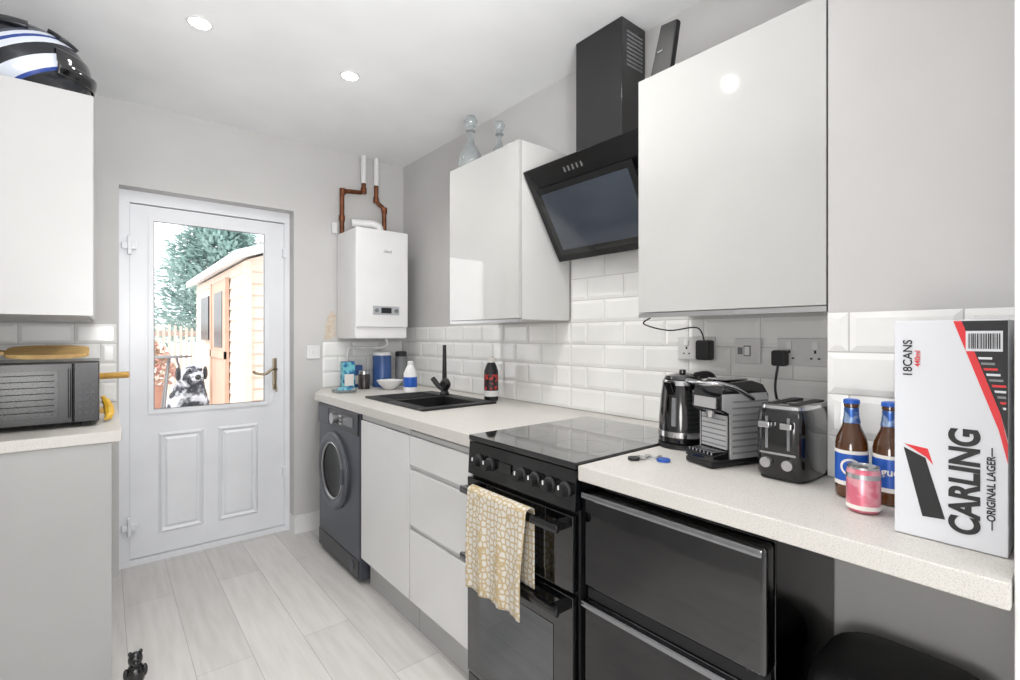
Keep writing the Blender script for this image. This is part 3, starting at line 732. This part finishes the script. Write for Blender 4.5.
lathe('bowl_body',[(.03,.911),(.034,.914),(.06,.94),(.080,.965),(.083,.97),(.079,.969),(.056,.942),(.03,.918),(.0005,.917)],(1.40,2.90,0),M_white,R)
R=root('glass_dish',(1.12,2.93,.911),'low clear glass dish with cloth near the worktop end','dish')
lathe('dish_body',[(.06,.911),(.07,.915),(.075,.93),(.072,.93),(.066,.918),(.0005,.917)],(1.12,2.93,0),M_clear,R)
bm=bmesh.new(); rbox(bm,1.12,2.93,.045,.04,[(.919,.8),(.925,1),(.935,.9),(.94,.5)],p=2.6); finish(bm,'folded_cloth',M_teal,R)
R=canister('soap_bottle',1.42,2.665,.040,.165,M_white,'white washing-up liquid bottle with blue label beside the sink','bottle',M_white,.02,prof=[(.9,0),(1,.03),(1,.7),(.6,.92),(.4,1)])
lathe('paper_label',[(.0395,.945),(.0408,.945),(.0408,1.005),(.0395,1.005)],(1.42,2.665,0),M_blue,R)
M_multi=mat('multicolour_print',(186,48,44),.4,c2=(34,32,34),scale=45,contrast=(.50,.54))
R=canister('sauce_bottle',1.57,2.06,.037,.20,M_blkm,'dark bottle with red, black and white label behind sink','bottle',M_cream,.022,prof=[(.95,0),(1,.03),(1,.78),(.7,.93),(.5,1)])
lathe('paper_label',[(.0368,.935),(.0378,.935),(.0378,.965),(.0368,.965)],(1.57,2.06,0),M_white,R)
lathe('paper_label',[(.0368,.97),(.0378,.97),(.0378,1.05),(.0368,1.05)],(1.57,2.06,0),M_multi,R)

# decanters
def decanter(x,y,s,lab):
    z=2.091
    R=root('glass_decanter',(x,y,z),lab,'decanter','decanters on top of the wall cabinet')
    lathe('decanter_body',[(r*s,z+h*s) for r,h in ((.05,0),(.055,.01),(.055,.04),(.05,.07),(.02,.12),(.014,.14),(.014,.17),(.022,.175),(.022,.18))],(x,y,0),M_clear,R)
    lathe('stopper',[(r*s,z+h*s) for r,h in ((.012,.181),(.012,.19),(.026,.205),(.03,.225),(.022,.245),(.0005,.252))],(x,y,0),M_clear,R)
decanter(1.44,2.06,1.12,'tall clear glass decanter with stopper on cabinet')
decanter(1.53,1.94,.95,'shorter clear glass decanter with stopper on cabinet')
# router
R=root('wifi_router',(1.42,.92,2.091),'slim black router leaning upright on wall cabinet','router')
prism('router_case',[(1.405,.975,2.098),(1.405,.895,2.098),(1.405,.868,2.262),(1.405,.930,2.268)],(.025,0,0),M_blkm,R,bev=.006)
box('status_light',(1.402,.92,2.18),(1.4052,.94,2.184),M_grey,R)
box('router_foot',(1.395,.905,2.0905),(1.45,.965,2.099),M_rubber,R,bev=.002)

# ---------------- microwave etc
R=root('microwave',(-.25,2.58,.911),'black microwave oven on the worktop','microwave')
mx0,mx1,my0,my1,mz1=-.47,-.015,2.43,2.78,1.155
M_mw=mat('microwave_black',(10,10,12),.22,scale=4)
box('microwave_body',(mx0,my0+.02,.925),(mx1,my1,mz1),M_mw,R,bev=.004)
d_=box('microwave_door',(mx0,my0,.928),(mx1-.075,my0+.018,mz1-.003),M_mw,R,bev=.005)
M_mesh=mat('door_mesh',(36,38,40),.2,scale=300,c2=(16,17,19),contrast=(.45,.55))
box('door_window',(mx0+.04,my0-.002,.955),(mx1-.115,my0+.001,mz1-.03),M_mesh,d_,bev=.0005)
mbox('window_lines',[((mx0+.05,my0-.003,.975+i*.022),(mx1-.125,my0-.0021,.978+i*.022)) for i in range(7)],M_seal,d_)
box('control_panel',(mx1-.073,my0,.928),(mx1,my0+.018,mz1-.003),M_mw,R,bev=.004)
mbox('panel_buttons',[((mx1-.06+j*.018,my0-.0015,.96+i*.025),(mx1-.048+j*.018,my0+.0005,.972+i*.025)) for i in range(5) for j in range(3)],M_dgraph,R)
box('microwave_handle',(mx1-.088,my0-.018,.95),(mx1-.080,my0+.002,1.13),M_blk,d_,bev=.003)
mbox('foot',[((mx0+.02,my0+.04,.911),(mx0+.05,my0+.07,.926)),((mx1-.05,my0+.04,.911),(mx1-.02,my0+.07,.926)),((mx0+.02,my1-.06,.911),(mx0+.05,my1-.03,.926)),((mx1-.05,my1-.06,.911),(mx1-.02,my1-.03,.926))],M_rubber,R)
bm=bmesh.new()
pts=[]
for i in range(48):
    a=2*math.pi*i/48
    c_,s_=math.cos(a),math.sin(a)
    rx=.118*(abs(c_)**5+abs(s_)**5)**(-1/5); ry=.085*(abs(c_)**3+abs(s_)**3)**(-1/3)
    x=-.165+rx*c_; y=2.60+ry*s_
    pts.append((x,y,1.160+(y-2.50)*.20))
addprism(bm,pts,(0,0,.016),0,.004)
addprism(bm,[(-.285,2.59,1.178),(-.285,2.62,1.184),(-.34,2.625,1.185),(-.355,2.605,1.181),(-.34,2.585,1.177)],(0,0,.014),0,.003)
finish(bm,'serving_board',M_bread,wn=True,l='flat pale wooden serving board lying on the microwave',c='board')
R=root('mug_tree',(-.05,2.86,.911),'pale wooden mug stand behind the microwave','mug stand')
cyl('stand_base',(-.05,2.86,.911),(-.05,2.86,.928),.06,M_wood,R)
cyl('stand_post',(-.05,2.86,.928),(-.05,2.86,1.12),.011,M_wood,R)
tube('stand_arm',[(-.05,2.86,1.07),(.085,2.82,1.075)],.014,M_wood,R,sm=False)
tube('stand_arm',[(-.05,2.86,1.04),(-.14,2.9,1.065)],.012,M_wood,R,sm=False)
bm=bmesh.new()
addtube(bm,[(.005,2.50,.925),(.015,2.54,.935),(.012,2.60,.965),(-.005,2.63,1.0)],[.007,.014,.017,.017,.014,.008],seg=8)
finish(bm,'banana',M_yellow,l='ripe yellow banana leaning beside the microwave',c='banana')

# helmet
R=root('motorcycle_helmet',(-.22,2.44,2.081),'black, white and blue motorcycle helmet on wall cabinet','helmet')
M_helm=bpy.data.materials.new('helmet_shell_paint'); M_helm.use_nodes=True
nt=M_helm.node_tree; b=nt.nodes['Principled BSDF']; b.inputs['Roughness'].default_value=.2; b.inputs['Coat Weight'].default_value=.4
tc=nt.nodes.new('ShaderNodeTexCoord'); mp=nt.nodes.new('ShaderNodeMapping'); mp.inputs['Rotation'].default_value=(.25,.55,0)
sp=nt.nodes.new('ShaderNodeSeparateXYZ')
nt.links.new(tc.outputs['Object'],mp.inputs[0]); nt.links.new(mp.outputs[0],sp.inputs[0])
mr=nt.nodes.new('ShaderNodeMapRange'); mr.inputs[1].default_value=-.17; mr.inputs[2].default_value=.17
nt.links.new(sp.outputs[2],mr.inputs[0])
rr=nt.nodes.new('ShaderNodeValToRGB'); rr.color_ramp.interpolation='CONSTANT'
W_=(206,212,222); K_=(26,28,34); B_=(40,66,140); G_=(70,76,90)
e=rr.color_ramp.elements; e[0].position=0; e[0].color=lin(K_); e[1].position=.22; e[1].color=lin(B_)
for p,c in ((.25,W_),(.36,K_),(.47,W_),(.53,B_),(.56,W_),(.60,G_),(.63,K_),(.72,W_),(.76,G_),(.79,W_),(.83,K_)):
    q_=e.new(p); q_.color=lin(c)
nt.links.new(mr.outputs[0],rr.inputs[0]); nt.links.new(rr.outputs[0],b.inputs['Base Color'])
hc=(-.22,2.44,2.208)
def shell(lo,hi,azs,aze,k,nu=40,nv=20,hx=.172,hy=.142,hz=.134,c=hc):
    bm=bmesh.new(); g=[]
    for j in range(nv+1):
        ph=lo+(hi-lo)*j/nv; row=[]
        for i in range(nu+1):
            az=azs+(aze-azs)*i/nu
            f=math.cos(ph)**.8 if math.cos(ph)>0 else 0
            x=hx*k*f*math.cos(az)*(1+.12*max(0,math.cos(az))*(1 if ph<0 else .3)); y=hy*k*f*math.sin(az); z=hz*k*math.sin(ph)
            row.append(bm.verts.new((c[0]+x,c[1]+y,c[2]+z)))
        g.append(row)
    for j in range(nv):
        for i in range(nu): bm.faces.new((g[j][i],g[j][i+1],g[j+1][i+1],g[j+1][i]))
    bmesh.ops.remove_doubles(bm,verts=bm.verts,dist=.0004)
    return bm
finish(shell(-1.2,1.57,0,2*math.pi,1),'helmet_shell',M_helm,R,angle=70)
def thick(o,t=.004):
    q2=o.modifiers.new('s','SOLIDIFY'); q2.thickness=t; q2.offset=1
thick(finish(shell(-.32,.34,-1.1,1.2,1.015),'visor',M_glassb,R,angle=70))
finish(shell(-1.25,-.98,0,2*math.pi,1.02),'rubber_trim',M_rubber,R,angle=70)
thick(finish(shell(.70,1.10,-.9,-.3,1.0,nu=12,nv=6),'air_vent',M_dgraph,R,angle=70),.012)
thick(finish(shell(.65,.90,-2.1,-1.5,1.0,nu=12,nv=6),'air_vent',M_dgraph,R,angle=70),.012)
R.rotation_euler=(0,0,math.radians(5))

# small black figurine on floor
fx_,fy_=.085,2.20
R=root('figurine',(fx_,fy_,0),'small lumpy glossy black figurine standing on the floor','ornament')
bm=bmesh.new()
def blob(bm,c,r,sc=(1,1,1)):
    M=Matrix.Translation(c)@Matrix.Diagonal((sc[0],sc[1],sc[2],1))
    bmesh.ops.create_uvsphere(bm,u_segments=20,v_segments=14,radius=r,matrix=M)
blob(bm,(fx_,fy_,.045),.036,(1,1,1.2)); finish(bm,'body',M_blk,R,angle=80)
bm=bmesh.new(); blob(bm,(fx_,fy_-.005,.102),.026); blob(bm,(fx_,fy_-.03,.096),.012); finish(bm,'head',M_blk,R,angle=80)
for s in (-1,1):
    bm=bmesh.new(); blob(bm,(fx_+s*.018,fy_,.122),.009,(.8,.7,1)); finish(bm,'ear',M_blk,R,angle=80)
    bm=bmesh.new(); blob(bm,(fx_+s*.022,fy_-.028,.013),.012,(1,1.5,1)); finish(bm,'foot',M_blk,R,angle=80)
    bm=bmesh.new(); blob(bm,(fx_+s*.032,fy_-.012,.058),.011,(.9,.9,2)); finish(bm,'arm',M_blk,R,angle=80)
R.scale=(.85,.85,1)

# ---------------- garden
box('patio',(-2.5,3.62,-.2),(5,14,.30),M_patio,l='pale stone paved raised patio outside the door',c='patio',smooth=False)
box('door_step',(-.3,3.465,-.2),(1.6,3.61,-.005),M_patio,l='pale stone step outside back door',c='step',smooth=False)
R=root('garden_shed',(2,6.8,.3),'tan wooden garden shed with painted-in haze and light roof edge','shed')
sx=1.05; sy0,sy1=5.2,8.5
bm=bmesh.new()
n=15
for i in range(n):
    zz=.3+i*.112
    addprism(bm,[(sx,sy0,zz),(sx-.012,sy0,zz),(sx,sy0,zz+.112)],(0,sy1-sy0,0))
    addprism(bm,[(sx,sy0,zz),(sx,sy0-.012,zz),(sx,sy0,zz+.112)],(2.0,0,0))
addprism(bm,[(sx,sy0,.3),(sx,sy0,1.98),(sx+1,sy0,2.35),(sx+2,sy0,1.98),(sx+2,sy0,.3)],(0,sy1-sy0,0))
finish(bm,'shed_walls',M_shed,R,smooth=False)
bm=bmesh.new(); addprism(bm,[(sx-.12,sy0-.12,1.96),(sx-.12,sy0-.12,2.04),(sx+1,sy0-.12,2.46),(sx+2.12,sy0-.12,2.04),(sx+2.12,sy0-.12,1.96),(sx+1,sy0-.12,2.38)],(0,sy1-sy0+.24,0)); finish(bm,'shed_roof',M_roof,R,smooth=False)
mbox('corner_post',[((sx-.03,sy0-.03,.3),(sx+.03,sy0+.03,1.96))],M_shed,R)
dr=mbox('shed_door',[((sx-.04,6.0,.35),(sx-.015,7.0,1.88))],M_shedd,R)
mbox('door_brace',[((sx-.055,6.0,.35),(sx-.04,6.08,1.88)),((sx-.055,6.92,.35),(sx-.04,7.0,1.88)),((sx-.055,6.0,1.0),(sx-.04,7.0,1.08))],M_shedd,dr)
box('shed_window',(sx-.05,7.15,1.2),(sx-.015,7.75,1.75),M_dgraph,R); box('door_opening',(sx-.046,6.25,1.12),(sx-.041,6.75,1.75),M_dgraph,dr)
bm=bmesh.new()
for i in range(44): addbox(bm,(-2.0+i*.075,9.4,.3),(-1.965+i*.075,9.43,1.4+.04*math.sin(i*.4)))
addbox(bm,(-2.0,9.431,.6),(1.3,9.46,.68)); addbox(bm,(-2.0,9.431,1.25),(1.3,9.46,1.33))
finish(bm,'picket_fence',M_fence,smooth=False,l='low pale wooden slatted fence along the garden end',c='fence')
# conifer
R=root('conifer_tree',(1.75,11,.3),'bushy blue-green conifer tree behind the fence','tree')
cyl('trunk',(1.75,11,.3),(1.75,11,2.6),.09,mat('bark',(110,84,66),.9,scale=12),R,r1=.03)
bm=bmesh.new()
for i in range(14000):
    h=random.random()**.8; z=1.1+2.45*h; a=random.uniform(0,6.283)
    r=(1.35*(1-h)**.55+.08)*random.uniform(.3,1)*(1+.22*math.sin(a*5+h*14))
    p=V(1.75+r*math.cos(a),11+r*math.sin(a),z+random.uniform(-.1,.1)); q=p+V(math.cos(a)*.09,math.sin(a)*.09,random.uniform(-.03,.08))
    s=V(-math.sin(a),math.cos(a),random.uniform(-.6,.6))*.032
    vs=[bm.verts.new(p-s),bm.verts.new(p+s),bm.verts.new(q+s*.3),bm.verts.new(q-s*.3)]; bm.faces.new(vs)
finish(bm,'foliage',M_leaf,R,smooth=False)
# plant pot + table
R=root('flower_pot',(.42,7.4,.3),'terracotta pot of pink flowers on the patio','potted plant')
lathe('plant_pot',[(.12,.301),(.17,.6),(.185,.6),(.185,.64),(.16,.64)],(.42,7.4,0),mat('terracotta',(206,160,142),.8,scale=10),R)
bm=bmesh.new()
for i in range(700):
    a=random.uniform(0,6.283); ph=random.uniform(0,1.57); r=.30*random.uniform(.6,1)
    p=V(.42+r*math.cos(a)*math.cos(ph),7.4+r*math.sin(a)*math.cos(ph),.66+r*math.sin(ph)*1.8)
    s=V(random.uniform(-1,1),random.uniform(-1,1),random.uniform(-1,1)).normalized()*.03; t=s.orthogonal().normalized()*.03
    bm.faces.new([bm.verts.new(p-s),bm.verts.new(p-t),bm.verts.new(p+s),bm.verts.new(p+t)])
finish(bm,'flowers',M_redfl,R,smooth=False)
R=root('garden_table',(.60,6.9,.3),'small dark metal garden table on the patio','table')
cyl('table_top',(.60,6.9,1.0),(.60,6.9,1.02),.2,M_grey,R)
for a in (0,2.09,4.19): tube('leg',[(.60+.05*math.cos(a),6.9+.05*math.sin(a),1.0),(.60+.18*math.cos(a),6.9+.18*math.sin(a),.308)],.012,M_grey,R,sm=False)
# dog
M_dog=bpy.data.materials.new('dog_fur'); M_dog.use_nodes=True
nt=M_dog.node_tree; b=nt.nodes['Principled BSDF']; b.inputs['Roughness'].default_value=.95
tc=nt.nodes.new('ShaderNodeTexCoord'); n1=nt.nodes.new('ShaderNodeTexNoise'); n1.inputs['Scale'].default_value=8; n1.inputs['Detail'].default_value=5; nt.links.new(tc.outputs['Object'],n1.inputs['Vector'])
rr=nt.nodes.new('ShaderNodeValToRGB'); rr.color_ramp.elements[0].position=.48; rr.color_ramp.elements[0].color=lin((50,52,60)); rr.color_ramp.elements[1].position=.57; rr.color_ramp.elements[1].color=lin((205,208,215))
nt.links.new(n1.outputs[0],rr.inputs[0]); nt.links.new(rr.outputs[0],b.inputs['Base Color'])
def dog(base,s,rz):
    J=[(0,.20,.12,.12),(0,.13,.26,.135),(0,.03,.38,.14),(0,-.02,.48,.10),(0,-.05,.57,.085),(0,-.10,.60,.080),(0,-.17,.575,.044),(0,-.225,.565,.029),
       (.085,-.02,.34,.06),(.085,-.05,.18,.04),(.085,-.04,.06,.032),(.085,-.08,.025,.028),
       (-.085,-.02,.34,.06),(-.085,-.05,.18,.04),(-.085,-.04,.06,.032),(-.085,-.08,.025,.028),
       (.12,.16,.14,.08),(.14,.03,.20,.065),(.14,.14,.06,.032),(.14,.02,.025,.026),
       (-.12,.16,.14,.08),(-.14,.03,.20,.065),(-.14,.14,.06,.032),(-.14,.02,.025,.026),
       (0,.32,.07,.04),(.06,.42,.05,.04),(.14,.48,.03,.018)]
    E=[(0,1),(1,2),(2,3),(3,4),(4,5),(5,6),(6,7),(2,8),(8,9),(9,10),(10,11),(2,12),(12,13),(13,14),(14,15),(0,16),(16,17),(17,18),(18,19),(0,20),(20,21),(21,22),(22,23),(0,24),(24,25),(25,26)]
    me=bpy.data.meshes.new('dog'); me.from_pydata([tuple(c*s for c in j[:3]) for j in J],E,[])
    o=bpy.data.objects.new('dog',me); COL.objects.link(o); me.materials.append(M_dog)
    m=o.modifiers.new('skin','SKIN'); m.use_smooth_shade=True
    for v,j in zip(me.skin_vertices[0].data,J): v.radius=(j[3]*s,j[3]*s); v.use_root=False
    me.skin_vertices[0].data[0].use_root=True
    su=o.modifiers.new('sub','SUBSURF'); su.levels=4; su.render_levels=4
    tx_=bpy.data.textures.new('fur','CLOUDS'); tx_.noise_scale=.03; tx_.noise_depth=1
    dm=o.modifiers.new('fur','DISPLACE'); dm.texture=tx_; dm.strength=.022*s
    o.location=base; o.rotation_euler=(0,0,rz); WL[o.name]=V(0,0,0)
    label(o,'fluffy black and white dog sitting outside behind the glass','dog')
    for sg in (-1,1):
        bm=bmesh.new(); blob(bm,(sg*.088*s,-.070*s,.590*s),.032*s,(.5,.8,1.6)); finish(bm,'ear',M_blkm,o)
        bm=bmesh.new(); bmesh.ops.create_uvsphere(bm,u_segments=12,v_segments=8,radius=.012*s,matrix=Matrix.Translation((sg*.036*s,-.168*s,.622*s))); finish(bm,'eye',M_glassb,o)
    bm=bmesh.new(); bmesh.ops.create_uvsphere(bm,u_segments=12,v_segments=8,radius=.020*s,matrix=Matrix.Translation((0,-.254*s,.572*s))); finish(bm,'nose',M_rubber,o)
dog((.53,4.72,.32),1.07,.1)

# ---------------- world & lights
w=bpy.data.worlds.new('w'); S.world=w; w.use_nodes=True
bg=w.node_tree.nodes['Background']; bg.inputs[0].default_value=(.98,.985,1,1); bg.inputs[1].default_value=2.0
ld=bpy.data.lights.new('hall_fill','POINT'); ld.energy=18; ld.shadow_soft_size=.3; ld.color=(1,.985,.96)  # added fill light behind the camera, not a fixture of the hall
lo=bpy.data.objects.new('hall_fill',ld); COL.objects.link(lo); lo.location=(.2,-1.0,1.8)
ld=bpy.data.lights.new('room_fill','POINT'); ld.energy=15; ld.shadow_soft_size=.2; ld.color=(1,.985,.96)  # added low fill beside the camera to brighten the wall under the worktop
lo=bpy.data.objects.new('room_fill',ld); COL.objects.link(lo); lo.location=(-.45,.05,.95)
ld=bpy.data.lights.new('bounce_fill','SPOT'); ld.energy=125; ld.shadow_soft_size=.2; ld.spot_size=math.radians(110); ld.spot_blend=1; ld.color=(1,.995,.99)  # added upward fill spot that brightens the ceiling, no real fitting
lo=bpy.data.objects.new('bounce_fill',ld); COL.objects.link(lo); lo.location=(.2,-.3,1.3)
lo.rotation_euler=(V(.15,1.15,2.5)-V(.2,-.3,1.3)).to_track_quat('-Z','Y').to_euler()
sn=bpy.data.lights.new('sun','SUN'); sn.energy=1.8; sn.angle=.1; sn.color=(1,.98,.96)
so=bpy.data.objects.new('sun',sn); COL.objects.link(so); so.rotation_euler=(math.radians(40),0,math.radians(-60))

cam=bpy.data.cameras.new('cam'); cam.sensor_width=36; cam.lens=492/1020*36; cam.shift_y=-4/1020; cam.clip_start=.02
co=bpy.data.objects.new('camera',cam); COL.objects.link(co); co.location=(0,0,1.25); co.rotation_euler=(math.pi/2,0,math.radians(-39.5)); S.camera=co
